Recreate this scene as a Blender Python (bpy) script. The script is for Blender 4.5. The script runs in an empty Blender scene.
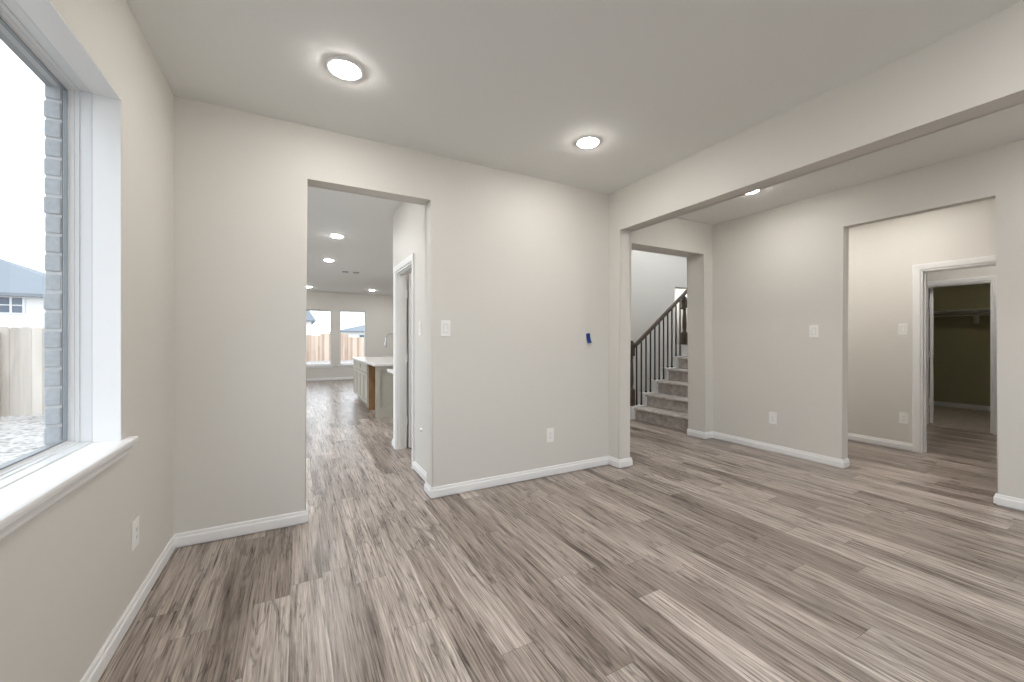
import bpy, bmesh, math, random
from mathutils import Vector, Matrix
random.seed(7)
SC = bpy.context.scene
COL = SC.collection
PI = math.pi

# ------------------------------------------------------------------ camera, sky, exposure
cam = bpy.data.cameras.new('camera')
cam_ob = bpy.data.objects.new('camera', cam); COL.objects.link(cam_ob)
cam_ob.location = (0, 0, 1.263)
cam_ob.rotation_euler = (math.radians(90), 0, math.radians(-28.384))
cam.sensor_width = 36.0
cam.lens = 399.23 / 1024 * 36
cam.shift_y = -1.13 / 1024
cam.clip_start = 0.05
SC.camera = cam_ob

SC.view_settings.view_transform = 'Standard'
SC.view_settings.look = 'None'
SC.view_settings.exposure = 0.06
SC.view_settings.gamma = 1.0
SC.view_settings.use_curve_mapping = False
SC.cycles.use_denoising = True
SC.cycles.max_bounces = 14
SC.cycles.diffuse_bounces = 8
SC.cycles.caustics_reflective = False
SC.cycles.caustics_refractive = False

SKY = 2.9                       # bright overcast sky
LAMP = 190.0                     # downlight lens radiance
world = bpy.data.worlds.new('overcast_sky'); SC.world = world
world.use_nodes = True
wn = world.node_tree.nodes; wl = world.node_tree.links
bg = wn['Background']
tc = wn.new('ShaderNodeTexCoord'); sx = wn.new('ShaderNodeSeparateXYZ')
mr = wn.new('ShaderNodeMapRange'); mr.inputs['From Min'].default_value = -0.1; mr.inputs['From Max'].default_value = 0.9
cr = wn.new('ShaderNodeValToRGB')
cr.color_ramp.elements[0].color = (0.93, 0.95, 0.98, 1); cr.color_ramp.elements[1].color = (0.86, 0.92, 1.0, 1)
wl.new(tc.outputs['Generated'], sx.inputs[0]); wl.new(sx.outputs['Z'], mr.inputs['Value'])
wl.new(mr.outputs[0], cr.inputs[0]); wl.new(cr.outputs[0], bg.inputs['Color'])
bg.inputs['Strength'].default_value = SKY

def portal(name, loc, rot, sxx, syy):
    l = bpy.data.lights.new(name, 'AREA'); l.shape = 'RECTANGLE'; l.size = sxx; l.size_y = syy
    l.cycles.is_portal = True
    o = bpy.data.objects.new(name, l); COL.objects.link(o); o.location = loc; o.rotation_euler = rot
    return o
portal('window_portal', (-0.93, 1.36, 1.56), (0, math.radians(-90), 0), 1.5, 1.9)
portal('added_rear_window_portal', (1.1, -2.75, 1.38), (math.radians(90), 0, 0), 3.0, 2.25)
portal('kitchen_window_portal', (1.08, 13.83, 1.35), (math.radians(-90), 0, 0), 2.0, 1.8)
portal('added_family_window_portal', (-0.93, 9.5, 1.22), (0, math.radians(-90), 0), 2.3, 4.3)
portal('added_hall_window_portal', (-0.93, 4.98, 1.22), (0, math.radians(-90), 0), 2.3, 2.7)
portal('added_second_window_portal', (-0.93, -1.2, 1.56), (0, math.radians(-90), 0), 1.5, 2.0)
portal('added_corridor_window_portal', (3.8, -2.75, 1.12), (math.radians(90), 0, 0), 1.0, 2.05)
portal('added_stair_window_portal', (4.9, 5.66, 3.6), (math.radians(-90), 0, 0), 3.0, .6)

# ------------------------------------------------------------------ main dimensions
H = 2.743
XL, YB, YB2 = -0.654, 3.099, 3.25          # left wall face, back wall front / rear face
KX0, KX1, OPZ = 0.060, 0.948, 2.385        # opening to the kitchen hall
BX0, BX1, BZ, PY = 2.790, 2.942, 2.356, 2.950   # beam and its pilaster
XR, XR2 = 4.716, 4.825                     # right wall
YS, YS2 = 3.299, 3.548                     # wall in front of the stairs
SX0, SX1, SZ = 3.14, 4.562, 2.365
RY0, RY1, RZ = 0.924, 1.904, 2.378         # opening in right wall
XH, XH2, YHE = 1.014, 1.13, 4.85           # hall wall
XV, XV2 = 6.14, 6.255                      # vestibule wall with cased door
XC, XC2 = 8.20, 8.315                      # wall with closet door
XK = 10.7                                  # closet back wall
YK = 13.65                                 # kitchen back wall
YF = 5.5                                   # stairwell rear wall
YREAR = -2.6

# ------------------------------------------------------------------ materials
def nt(name):
    m = bpy.data.materials.new(name); m.use_nodes = True
    n = m.node_tree.nodes; l = m.node_tree.links
    return m, n, l, n['Principled BSDF']

def coords(n, kind='Object'):
    return n.new('ShaderNodeTexCoord').outputs[kind]

def paint(name, col, rough=0.6, bump=0.0, scale=260, var=0.0, spec=0.3, metal=0.0):
    m, n, l, b = nt(name)
    b.inputs['Base Color'].default_value = (*col, 1); b.inputs['Roughness'].default_value = rough
    b.inputs['Specular IOR Level'].default_value = spec; b.inputs['Metallic'].default_value = metal
    no = n.new('ShaderNodeTexNoise'); no.inputs['Scale'].default_value = scale; no.inputs['Detail'].default_value = 3
    l.new(coords(n), no.inputs['Vector'])
    if var:
        mx = n.new('ShaderNodeMix'); mx.data_type = 'RGBA'
        mx.inputs[6].default_value = (*[c * (1 - var) for c in col], 1); mx.inputs[7].default_value = (*[min(1, c * (1 + var)) for c in col], 1)
        l.new(no.outputs['Fac'], mx.inputs[0]); l.new(mx.outputs[2], b.inputs['Base Color'])
    if bump:
        bu = n.new('ShaderNodeBump'); bu.inputs['Strength'].default_value = bump; bu.inputs['Distance'].default_value = 0.003
        l.new(no.outputs['Fac'], bu.inputs['Height']); l.new(bu.outputs[0], b.inputs['Normal'])
    return m

def emissive(name, col, s):
    m, n, l, b = nt(name)
    b.inputs['Base Color'].default_value = (0.8, 0.8, 0.8, 1)
    b.inputs['Emission Color'].default_value = (*col, 1); b.inputs['Emission Strength'].default_value = s
    return m

def math_node(n, l, op, a, b=None):
    k = n.new('ShaderNodeMath'); k.operation = op
    for i, v in enumerate((a, b)):
        if v is None: continue
        if isinstance(v, (int, float)): k.inputs[i].default_value = v
        else: l.new(v, k.inputs[i])
    return k.outputs[0]

def plank_floor(name):
    m, n, l, b = nt(name)
    W, L = 0.1497, 1.22
    sep = n.new('ShaderNodeSeparateXYZ'); l.new(coords(n), sep.inputs[0])
    X, Y = sep.outputs['X'], sep.outputs['Y']
    u = math_node(n, l, 'DIVIDE', math_node(n, l, 'ADD', X, 0.026), W)
    ci = math_node(n, l, 'FLOOR', u); fu = math_node(n, l, 'FRACT', u)
    wn1 = n.new('ShaderNodeTexWhiteNoise'); wn1.noise_dimensions = '1D'; l.new(ci, wn1.inputs['W'])
    v = math_node(n, l, 'ADD', math_node(n, l, 'DIVIDE', Y, L), math_node(n, l, 'MULTIPLY', wn1.outputs['Value'], 7.0))
    ri = math_node(n, l, 'FLOOR', v); fv = math_node(n, l, 'FRACT', v)
    cb = n.new('ShaderNodeCombineXYZ'); l.new(ci, cb.inputs[0]); l.new(ri, cb.inputs[1])
    wn2 = n.new('ShaderNodeTexWhiteNoise'); wn2.noise_dimensions = '3D'; l.new(cb.outputs[0], wn2.inputs['Vector'])
    tone = wn2.outputs['Value']
    # grain coordinates, shifted for each plank
    sh = math_node(n, l, 'MULTIPLY', tone, 37.0)
    gx = math_node(n, l, 'ADD', math_node(n, l, 'MULTIPLY', X, 12.0), sh)
    gy = math_node(n, l, 'ADD', math_node(n, l, 'MULTIPLY', Y, 1.0), sh)
    g = n.new('ShaderNodeCombineXYZ'); l.new(gx, g.inputs[0]); l.new(gy, g.inputs[1]); l.new(sh, g.inputs[2])
    n1 = n.new('ShaderNodeTexNoise'); n1.inputs['Scale'].default_value = 1.0; n1.inputs['Detail'].default_value = 7; n1.inputs['Roughness'].default_value = 0.62
    n1.inputs['Distortion'].default_value = 0.35
    l.new(g.outputs[0], n1.inputs['Vector'])
    gx2 = math_node(n, l, 'ADD', math_node(n, l, 'MULTIPLY', X, 105.0), sh)
    gy2 = math_node(n, l, 'ADD', math_node(n, l, 'MULTIPLY', Y, 2.6), sh)
    g2 = n.new('ShaderNodeCombineXYZ'); l.new(gx2, g2.inputs[0]); l.new(gy2, g2.inputs[1])
    n2 = n.new('ShaderNodeTexNoise'); n2.inputs['Scale'].default_value = 1.0; n2.inputs['Detail'].default_value = 5; n2.inputs['Roughness'].default_value = 0.7
    l.new(g2.outputs[0], n2.inputs['Vector'])
    # plank tone ramp
    rp = n.new('ShaderNodeValToRGB'); e = rp.color_ramp.elements
    e[0].position = 0.0; e[0].color = (0.270, 0.224, 0.194, 1)
    e[1].position = 1.0; e[1].color = (0.534, 0.474, 0.430, 1)
    for pos, c in ((0.22, (0.330, 0.278, 0.244, 1)), (0.5, (0.390, 0.336, 0.299, 1)), (0.78, (0.450, 0.392, 0.353, 1))):
        k = e.new(pos); k.color = c
    l.new(tone, rp.inputs[0])
    # broad grain multiplies
    r1 = n.new('ShaderNodeValToRGB'); f = r1.color_ramp.elements
    f[0].position = 0.32; f[0].color = (0.32, 0.28, 0.26, 1); f[1].position = 0.64; f[1].color = (1.22, 1.22, 1.22, 1)
    k = f.new(0.44); k.color = (0.92, 0.91, 0.90, 1)
    l.new(n1.outputs['Fac'], r1.inputs[0])
    r2 = n.new('ShaderNodeValToRGB'); f = r2.color_ramp.elements
    f[0].position = 0.34; f[0].color = (0.36, 0.33, 0.31, 1); f[1].position = 0.64; f[1].color = (1.22, 1.22, 1.22, 1)
    l.new(n2.outputs['Fac'], r2.inputs[0])
    m1 = n.new('ShaderNodeMix'); m1.data_type = 'RGBA'; m1.blend_type = 'MULTIPLY'; m1.inputs[0].default_value = 1
    l.new(rp.outputs[0], m1.inputs[6]); l.new(r1.outputs[0], m1.inputs[7])
    m2 = n.new('ShaderNodeMix'); m2.data_type = 'RGBA'; m2.blend_type = 'MULTIPLY'; m2.inputs[0].default_value = 1
    l.new(m1.outputs[2], m2.inputs[6]); l.new(r2.outputs[0], m2.inputs[7])
    # dark cracks and cathedral grain lines
    g3 = n.new('ShaderNodeCombineXYZ')
    l.new(math_node(n, l, 'ADD', math_node(n, l, 'MULTIPLY', X, 11.0), sh), g3.inputs[0]); l.new(math_node(n, l, 'ADD', math_node(n, l, 'MULTIPLY', Y, 0.9), sh), g3.inputs[1]); l.new(sh, g3.inputs[2])
    n3 = n.new('ShaderNodeTexNoise'); n3.inputs['Scale'].default_value = 1.0; n3.inputs['Detail'].default_value = 4; n3.inputs['Roughness'].default_value = 0.55; n3.inputs['Distortion'].default_value = 0.6
    l.new(g3.outputs[0], n3.inputs['Vector'])
    rid = math_node(n, l, 'ABSOLUTE', math_node(n, l, 'SUBTRACT', n3.outputs['Fac'], 0.5))
    r3 = n.new('ShaderNodeMapRange'); r3.inputs['From Min'].default_value = 0.0; r3.inputs['From Max'].default_value = 0.022; r3.inputs['To Min'].default_value = 0.5; r3.inputs['To Max'].default_value = 1.04
    l.new(rid, r3.inputs['Value'])
    c3 = n.new('ShaderNodeCombineColor')
    for i in range(3): l.new(r3.outputs[0], c3.inputs[i])
    m4 = n.new('ShaderNodeMix'); m4.data_type = 'RGBA'; m4.blend_type = 'MULTIPLY'; m4.inputs[0].default_value = 1
    l.new(m2.outputs[2], m4.inputs[6]); l.new(c3.outputs[0], m4.inputs[7])
    m2 = m4
    # seams
    du = math_node(n, l, 'MULTIPLY', math_node(n, l, 'MINIMUM', fu, math_node(n, l, 'SUBTRACT', 1.0, fu)), W)
    dv = math_node(n, l, 'MULTIPLY', math_node(n, l, 'MINIMUM', fv, math_node(n, l, 'SUBTRACT', 1.0, fv)), L)
    d = math_node(n, l, 'MINIMUM', du, dv)
    sm = n.new('ShaderNodeMapRange'); sm.inputs['From Min'].default_value = 0.0003; sm.inputs['From Max'].default_value = 0.0018
    sm.inputs['To Min'].default_value = 0.5
    l.new(d, sm.inputs['Value'])
    m3 = n.new('ShaderNodeMix'); m3.data_type = 'RGBA'; m3.blend_type = 'MULTIPLY'; m3.inputs[0].default_value = 1
    cc = n.new('ShaderNodeCombineColor')
    for i in range(3): l.new(sm.outputs[0], cc.inputs[i])
    l.new(m2.outputs[2], m3.inputs[6]); l.new(cc.outputs[0], m3.inputs[7])
    l.new(m3.outputs[2], b.inputs['Base Color'])
    rr = n.new('ShaderNodeMapRange'); rr.inputs['To Min'].default_value = 0.22; rr.inputs['To Max'].default_value = 0.36
    l.new(n2.outputs['Fac'], rr.inputs['Value']); l.new(rr.outputs[0], b.inputs['Roughness'])
    b.inputs['Specular IOR Level'].default_value = 0.5
    bu = n.new('ShaderNodeBump'); bu.inputs['Strength'].default_value = 0.25; bu.inputs['Distance'].default_value = 0.002
    hh = math_node(n, l, 'ADD', math_node(n, l, 'MULTIPLY', n2.outputs['Fac'], 0.3), sm.outputs[0])
    l.new(hh, bu.inputs['Height']); l.new(bu.outputs[0], b.inputs['Normal'])
    return m

def wood(name, c0, c1, rough=0.4, stretch=(30, 30, 2), board=0):
    m, n, l, b = nt(name)
    mp = n.new('ShaderNodeMapping'); mp.inputs['Scale'].default_value = stretch; l.new(coords(n), mp.inputs[0])
    no = n.new('ShaderNodeTexNoise'); no.inputs['Scale'].default_value = 1; no.inputs['Detail'].default_value = 6; no.inputs['Distortion'].default_value = 0.6
    l.new(mp.outputs[0], no.inputs['Vector'])
    rp = n.new('ShaderNodeValToRGB'); rp.color_ramp.elements[0].position = 0.3; rp.color_ramp.elements[1].position = 0.7
    rp.color_ramp.elements[0].color = (*c0, 1); rp.color_ramp.elements[1].color = (*c1, 1)
    fac = no.outputs['Fac']
    if board:
        sep = n.new('ShaderNodeSeparateXYZ'); l.new(coords(n), sep.inputs[0])
        w = n.new('ShaderNodeTexWhiteNoise'); w.noise_dimensions = '1D'; l.new(math_node(n, l, 'FLOOR', math_node(n, l, 'DIVIDE', sep.outputs['X'], board)), w.inputs['W'])
        fac = math_node(n, l, 'ADD', math_node(n, l, 'MULTIPLY', fac, 0.5), math_node(n, l, 'ADD', math_node(n, l, 'MULTIPLY', w.outputs['Value'], 0.45), 0.03))
    l.new(fac, rp.inputs[0]); l.new(rp.outputs[0], b.inputs['Base Color'])
    b.inputs['Roughness'].default_value = rough
    return m

def carpet(name, c0, c1):
    m, n, l, b = nt(name)
    no = n.new('ShaderNodeTexNoise'); no.inputs['Scale'].default_value = 140; no.inputs['Detail'].default_value = 5; no.inputs['Roughness'].default_value = 0.8
    l.new(coords(n), no.inputs['Vector'])
    big = n.new('ShaderNodeTexNoise'); big.inputs['Scale'].default_value = 14; big.inputs['Detail'].default_value = 3
    l.new(coords(n), big.inputs['Vector'])
    s = math_node(n, l, 'ADD', math_node(n, l, 'MULTIPLY', no.outputs['Fac'], 0.7), math_node(n, l, 'MULTIPLY', big.outputs['Fac'], 0.3))
    rp = n.new('ShaderNodeValToRGB'); rp.color_ramp.elements[0].position = 0.36; rp.color_ramp.elements[1].position = 0.62
    rp.color_ramp.elements[0].color = (*c0, 1); rp.color_ramp.elements[1].color = (*c1, 1)
    l.new(s, rp.inputs[0]); l.new(rp.outputs[0], b.inputs['Base Color'])
    b.inputs['Roughness'].default_value = 0.95; b.inputs['Specular IOR Level'].default_value = 0.1
    bu = n.new('ShaderNodeBump'); bu.inputs['Strength'].default_value = 0.8; bu.inputs['Distance'].default_value = 0.006
    l.new(no.outputs['Fac'], bu.inputs['Height']); l.new(bu.outputs[0], b.inputs['Normal'])
    return m

def glass(name):
    m = bpy.data.materials.new(name); m.use_nodes = True
    n = m.node_tree.nodes; l = m.node_tree.links; n.clear()
    out = n.new('ShaderNodeOutputMaterial'); tr = n.new('ShaderNodeBsdfTransparent'); gl = n.new('ShaderNodeBsdfGlossy')
    tr.inputs['Color'].default_value = (0.955, 0.975, 0.985, 1); gl.inputs['Roughness'].default_value = 0.02
    mx = n.new('ShaderNodeMixShader'); fr = n.new('ShaderNodeFresnel'); fr.inputs['IOR'].default_value = 1.35
    geo = n.new('ShaderNodeNewGeometry')
    fac = math_node(n, l, 'MULTIPLY', fr.outputs[0], math_node(n, l, 'SUBTRACT', 1.0, geo.outputs['Backfacing']))
    l.new(fac, mx.inputs[0]); l.new(tr.outputs[0], mx.inputs[1]); l.new(gl.outputs[0], mx.inputs[2]); l.new(mx.outputs[0], out.inputs[0])
    return m

def brick(name):
    m, n, l, b = nt(name)
    mp = n.new('ShaderNodeMapping'); mp.inputs['Rotation'].default_value = (math.radians(90), 0, math.radians(90)); l.new(coords(n), mp.inputs[0])
    bt = n.new('ShaderNodeTexBrick'); l.new(mp.outputs[0], bt.inputs['Vector'])
    bt.inputs['Scale'].default_value = 1; bt.inputs['Brick Width'].default_value = 0.2; bt.inputs['Row Height'].default_value = 0.076; bt.inputs['Mortar Size'].default_value = 0.01
    bt.inputs['Color1'].default_value = (0.36, 0.37, 0.38, 1); bt.inputs['Color2'].default_value = (0.27, 0.28, 0.29, 1); bt.inputs['Mortar'].default_value = (0.5, 0.5, 0.5, 1)
    l.new(bt.outputs['Color'], b.inputs['Base Color']); b.inputs['Roughness'].default_value = 0.9
    return m

def gravel(name):
    m, n, l, b = nt(name)
    vo = n.new('ShaderNodeTexVoronoi'); vo.inputs['Scale'].default_value = 14; l.new(coords(n), vo.inputs['Vector'])
    no = n.new('ShaderNodeTexNoise'); no.inputs['Scale'].default_value = 5; no.inputs['Detail'].default_value = 6; l.new(coords(n), no.inputs['Vector'])
    mx = math_node(n, l, 'ADD', math_node(n, l, 'MULTIPLY', vo.outputs['Distance'], 0.7), math_node(n, l, 'MULTIPLY', no.outputs['Fac'], 0.8))
    rp = n.new('ShaderNodeValToRGB'); rp.color_ramp.elements[0].position = 0.35; rp.color_ramp.elements[1].position = 0.85
    rp.color_ramp.elements[0].color = (0.10, 0.09, 0.08, 1); rp.color_ramp.elements[1].color = (0.50, 0.47, 0.44, 1)
    l.new(mx, rp.inputs[0]); l.new(rp.outputs[0], b.inputs['Base Color']); b.inputs['Roughness'].default_value = 0.95
    return m

M = dict(
    wall=paint('greige_wall_paint', (0.652, 0.633, 0.595), 0.55, 0.10, 180),
    ceil=paint('ceiling_paint', (0.79, 0.80, 0.785), 0.8, 0.18, 120),
    trim=paint('white_trim_paint', (0.80, 0.80, 0.80), 0.35, 0.0, 40),
    vinyl=paint('white_window_vinyl', (0.70, 0.71, 0.72), 0.3, 0.0, 40),
    plate=paint('white_plastic', (0.82, 0.82, 0.80), 0.3, 0.0, 40),
    slot=paint('dark_slot', (0.05, 0.05, 0.05), 0.6),
    closet=paint('closet_dim_light_tint', (0.42, 0.40, 0.27), 0.7, 0.1, 180),  # dim yellow light of the closet is put into this olive colour
    floor=plank_floor('wood_plank_floor'),
    dark=wood('espresso_wood', (0.035, 0.024, 0.017), (0.095, 0.062, 0.042), 0.35),
    raw=wood('raw_plywood', (0.22, 0.12, 0.05), (0.34, 0.20, 0.09), 0.7, (8, 8, 2)),
    iron=paint('black_iron', (0.012, 0.011, 0.011), 0.45, 0, 40, 0, 0.5),
    carpet=carpet('grey_stair_carpet', (0.25, 0.225, 0.21), (0.66, 0.61, 0.575)),
    carpet2=carpet('beige_closet_carpet', (0.30, 0.26, 0.22), (0.56, 0.50, 0.44)),
    quartz=paint('white_quartz', (0.80, 0.79, 0.77), 0.2, 0, 9, 0.05, 0.5),
    cab=paint('greige_cabinet_paint', (0.44, 0.42, 0.365), 0.4, 0, 30),
    steel=paint('brushed_steel', (0.62, 0.62, 0.62), 0.25, 0, 60, 0, 0.5, 1.0),
    tape=paint('blue_tape', (0.014, 0.042, 0.20), 0.5, 0.1, 90),
    glass=glass('window_glass'),
    brick=brick('grey_brick'),
    brick1=paint('grey_brick_face', (0.40, 0.415, 0.43), 0.9, 0.8, 60, 0.2),
    mortar=paint('pale_mortar', (0.50, 0.50, 0.50), 0.95, 0.5, 80, 0.1),
    fence=wood('weathered_cedar', (0.41, 0.36, 0.31), (0.66, 0.60, 0.53), 0.85, (9, 9, 0.8), .143),
    fence2=wood('new_cedar', (0.43, 0.32, 0.24), (0.68, 0.54, 0.44), 0.85, (4, 4, 0.6), .143),
    ground=gravel('pale_gravel'),
    siding=paint('white_siding', (0.78, 0.78, 0.77), 0.7, 0.1, 20),
    shingle=paint('grey_shingle', (0.21, 0.235, 0.26), 0.9, 0.5, 40, 0.2),
    pane_dark=paint('dark_far_pane', (0.12, 0.15, 0.20), 0.15, 0, 40),
    lens=emissive('downlight_lens', (1.0, 0.955, 0.90), LAMP),
    lens_dim=emissive('added_closet_lens', (1.0, 0.92, 0.75), LAMP * .28),  # lens of the added closet lamp
    lens_cool=emissive('downlight_lens_bright', (1.0, 0.99, 0.975), LAMP),
)

# ------------------------------------------------------------------ helpers
class MB:
    def __init__(s): s.bm = bmesh.new()
    def box(s, x0, x1, y0, y1, z0, z1, bevel=0.0, seg=2):
        r = bmesh.ops.create_cube(s.bm, size=1)
        vs = r['verts']
        for v in vs:
            v.co = Vector(((x0 + x1) / 2 + v.co.x * (x1 - x0), (y0 + y1) / 2 + v.co.y * (y1 - y0), (z0 + z1) / 2 + v.co.z * (z1 - z0)))
        if bevel:
            es = list({e for v in vs for e in v.link_edges})
            bmesh.ops.bevel(s.bm, geom=es, offset=bevel, segments=seg, affect='EDGES', profile=0.5)
        return s
    def prism(s, pts, to3d, t0, t1, bevel_segs=(), radius=0.018, seg=4):
        A = [s.bm.verts.new(to3d(a, b, t0)) for a, b in pts]
        B = [s.bm.verts.new(to3d(a, b, t1)) for a, b in pts]
        n = len(pts)
        s.bm.faces.new(A); s.bm.faces.new(list(reversed(B)))
        for i in range(n):
            j = (i + 1) % n
            s.bm.faces.new((A[j], A[i], B[i], B[j]))
        if bevel_segs:
            es = []
            for i in bevel_segs:
                j = (i + 1) % n
                for V in (A, B):
                    e = s.bm.edges.get((V[i], V[j]))
                    if e: es.append(e)
            bmesh.ops.bevel(s.bm, geom=es, offset=radius, segments=seg, affect='EDGES', profile=0.5)
        return s
    def sweep(s, path, profile, to3d, closed=False):
        """profile (o, n): o to the left of the path in its plane, n out of the plane; corners mitred"""
        P = [Vector(p) for p in path]; N = len(P); rings = []
        for i in range(N):
            if closed or 0 < i < N - 1:
                d0 = (P[i] - P[i - 1]).normalized(); d1 = (P[(i + 1) % N] - P[i]).normalized()
            elif i == 0: d0 = d1 = (P[1] - P[0]).normalized()
            else: d0 = d1 = (P[-1] - P[-2]).normalized()
            n0 = Vector((-d0.y, d0.x)); n1 = Vector((-d1.y, d1.x))
            m = n0 + n1; m = m / m.dot(n0) if abs(m.dot(n0)) > 1e-6 else n0
            rings.append([s.bm.verts.new(to3d(P[i].x + m.x * o, P[i].y + m.y * o, k)) for o, k in profile])
        K = len(profile)
        for i in range(N if closed else N - 1):
            a, b = rings[i], rings[(i + 1) % N]
            for k in range(K):
                q = (k + 1) % K
                s.bm.faces.new((a[k], a[q], b[q], b[k]))
        if not closed:
            s.bm.faces.new(list(reversed(rings[0]))); s.bm.faces.new(rings[-1])
        return s
    def lathe(s, prof, c=(0, 0, 0), seg=32, axis='z'):
        rings = []
        for r, z in prof:
            ring = []
            for i in range(seg):
                a = 2 * PI * i / seg
                if axis == 'z': p = (c[0] + r * math.cos(a), c[1] + r * math.sin(a), c[2] + z)
                elif axis == 'x': p = (c[0] + z, c[1] + r * math.cos(a), c[2] + r * math.sin(a))
                else: p = (c[0] + r * math.cos(a), c[1] + z, c[2] + r * math.sin(a))
                ring.append(s.bm.verts.new(p))
            rings.append(ring)
        for a, b in zip(rings, rings[1:]):
            for i in range(seg):
                j = (i + 1) % seg
                s.bm.faces.new((a[i], a[j], b[j], b[i]))
        s.bm.faces.new(list(reversed(rings[0]))); s.bm.faces.new(rings[-1])
        return s
    def tube(s, pts, r, seg=10):
        P = [Vector(p) for p in pts]; rings = []
        up = Vector((0, 0, 1))
        for i, p in enumerate(P):
            d = (P[min(i + 1, len(P) - 1)] - P[max(i - 1, 0)]).normalized()
            u = d.cross(up)
            if u.length < 1e-3: u = d.cross(Vector((0, 1, 0)))
            u.normalize(); v = u.cross(d)
            rings.append([s.bm.verts.new(p + u * r * math.cos(2 * PI * k / seg) + v * r * math.sin(2 * PI * k / seg)) for k in range(seg)])
        for a, b in zip(rings, rings[1:]):
            for i in range(seg):
                j = (i + 1) % seg
                s.bm.faces.new((a[i], a[j], b[j], b[i]))
        s.bm.faces.new(list(reversed(rings[0]))); s.bm.faces.new(rings[-1])
        return s
    def build(s, name, mat, parent=None, smooth=False):
        bmesh.ops.recalc_face_normals(s.bm, faces=s.bm.faces)
        me = bpy.data.meshes.new(name); s.bm.to_mesh(me); s.bm.free()
        me.materials.append(mat)
        if smooth:
            for p in me.polygons: p.use_smooth = True
            me.set_sharp_from_angle(angle=math.radians(38))
        o = bpy.data.objects.new(name, me); COL.objects.link(o)
        if parent: o.parent = parent
        return o

def tag(o, label, cat, group=None, kind=None):
    o['label'] = label; o['category'] = cat
    if group: o['group'] = group
    if kind: o['kind'] = kind
    return o
def thing(name, label, cat, loc=(0, 0, 0), group=None):
    o = bpy.data.objects.new(name, None); COL.objects.link(o); o.location = loc; o.empty_display_size = 0.1
    return tag(o, label, cat, group)
def struct(o, label=None, cat=None):
    o['kind'] = 'structure'
    if label: o['label'] = label
    if cat: o['category'] = cat
    return o
def struct_root(name, label, cat, loc=(0, 0, 0)):
    o = bpy.data.objects.new(name, None); COL.objects.link(o); o.location = loc; o.empty_display_size = 0.1
    return struct(o, label, cat)

def XZ(a, b, t): return Vector((a, t, b))       # plane y = t
def YZ(a, b, t): return Vector((t, a, b))       # plane x = t
def XY(a, b, t): return Vector((a, b, t))

# ------------------------------------------------------------------ floor and ceilings
struct(MB().box(-0.77, 8.19, -2.72, 13.8, -0.15, 0.0).build('floor', M['floor']), 'grey brown wood plank floor running through every room', 'floor')
struct(MB().box(8.19, XK + .1, 0.2, 4.0, -0.15, 0.012).build('floor_closet', M['carpet2']), 'beige carpet on the closet floor beyond the far doorway', 'carpet')
struct(MB().box(-0.77, 4.83, -2.72, YS + .03, H, H + .12).build('ceiling', M['ceil']), 'flat grey white ceiling of the empty front room', 'ceiling')
struct(MB().prism([(-0.77, YS + .03), (3.06, YS + .03), (3.06, 5.6), (5.32, 5.6), (5.32, 13.8), (-0.77, 13.8)], XY, H, H + .12).build('ceiling_kitchen', M['ceil']), 'flat ceiling of the kitchen beyond the left doorway', 'ceiling')
struct(MB().box(4.83, XK + .1, 0.2, 3.40, H, H + .12).build('ceiling_hall', M['ceil']), 'ceiling of the small hall behind the right opening', 'ceiling')
struct(MB().box(3.0, 8.4, YS, 7.2, 4.1, 4.22).build('ceiling_stairwell', M['ceil']), 'high ceiling over the staircase', 'ceiling')

# ------------------------------------------------------------------ walls
def with_window(mb, axis, t0, t1, a0, a1, z0, z1, holes):
    """wall slab with rectangular holes (b0,b1,c0,c1), sorted along a"""
    def put(p0, p1, q0, q1):
        if axis == 'x': mb.box(t0, t1, p0, p1, q0, q1)
        else: mb.box(p0, p1, t0, t1, q0, q1)
    cur = a0
    for b0, b1, c0, c1 in holes:
        put(cur, b0, z0, z1); put(b0, b1, z0, c0); put(b0, b1, c1, z1); cur = b1
    put(cur, a1, z0, z1)
    return mb

WY0, WY1, WZ0, WZ1 = 0.44, 2.283, 0.825, 2.288          # living room window opening
FWY = [(3.65, 6.3, 0.1, 2.35), (7.4, 9.4, 0.1, 2.35), (9.6, 11.6, 0.1, 2.35)]     # unseen family room windows, left wall, added for daylight
struct(with_window(MB(), 'x', XL - .12, XL, -2.72, 13.8, 0, H, [(-2.2, -0.2, WZ0, WZ1), (WY0, WY1, WZ0, WZ1)] + FWY).build('wall_left', M['wall']),
       'greige window wall along the left side of the room', 'wall')
bw = struct(with_window(MB(), 'x', XL - .216, XL - .170, -2.8, 13.9, -0.2, H + .2, [(-2.2, -0.2, WZ0, WZ1), (WY0 + .02, WY1 - .010, WZ0 + .02, WZ1 - .02)] + FWY).build('wall_exterior', M['brick']),
       'grey brick outer face of the window wall', 'wall')
# bricks of the outer reveal beside the glass
m = MB(); z = WZ0 + .025
while z < WZ1 - .02:
    j = random.uniform(-.004, .004); zt = min(z + .067, WZ1 - .01)
    m.box(XL - .220 + j * .6, XL - .171, WY1 - .026 + random.uniform(-.002, .002), WY1 - .0105, z, zt, 0.004, 1)
    z += .076
m.build('brick', M['brick1'], bw)
MB().box(XL - .2165, XL - .1705, WY1 - .022, WY1 - .0102, WZ0 + .02, WZ1 - .01).build('mortar', M['mortar'], bw)

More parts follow.
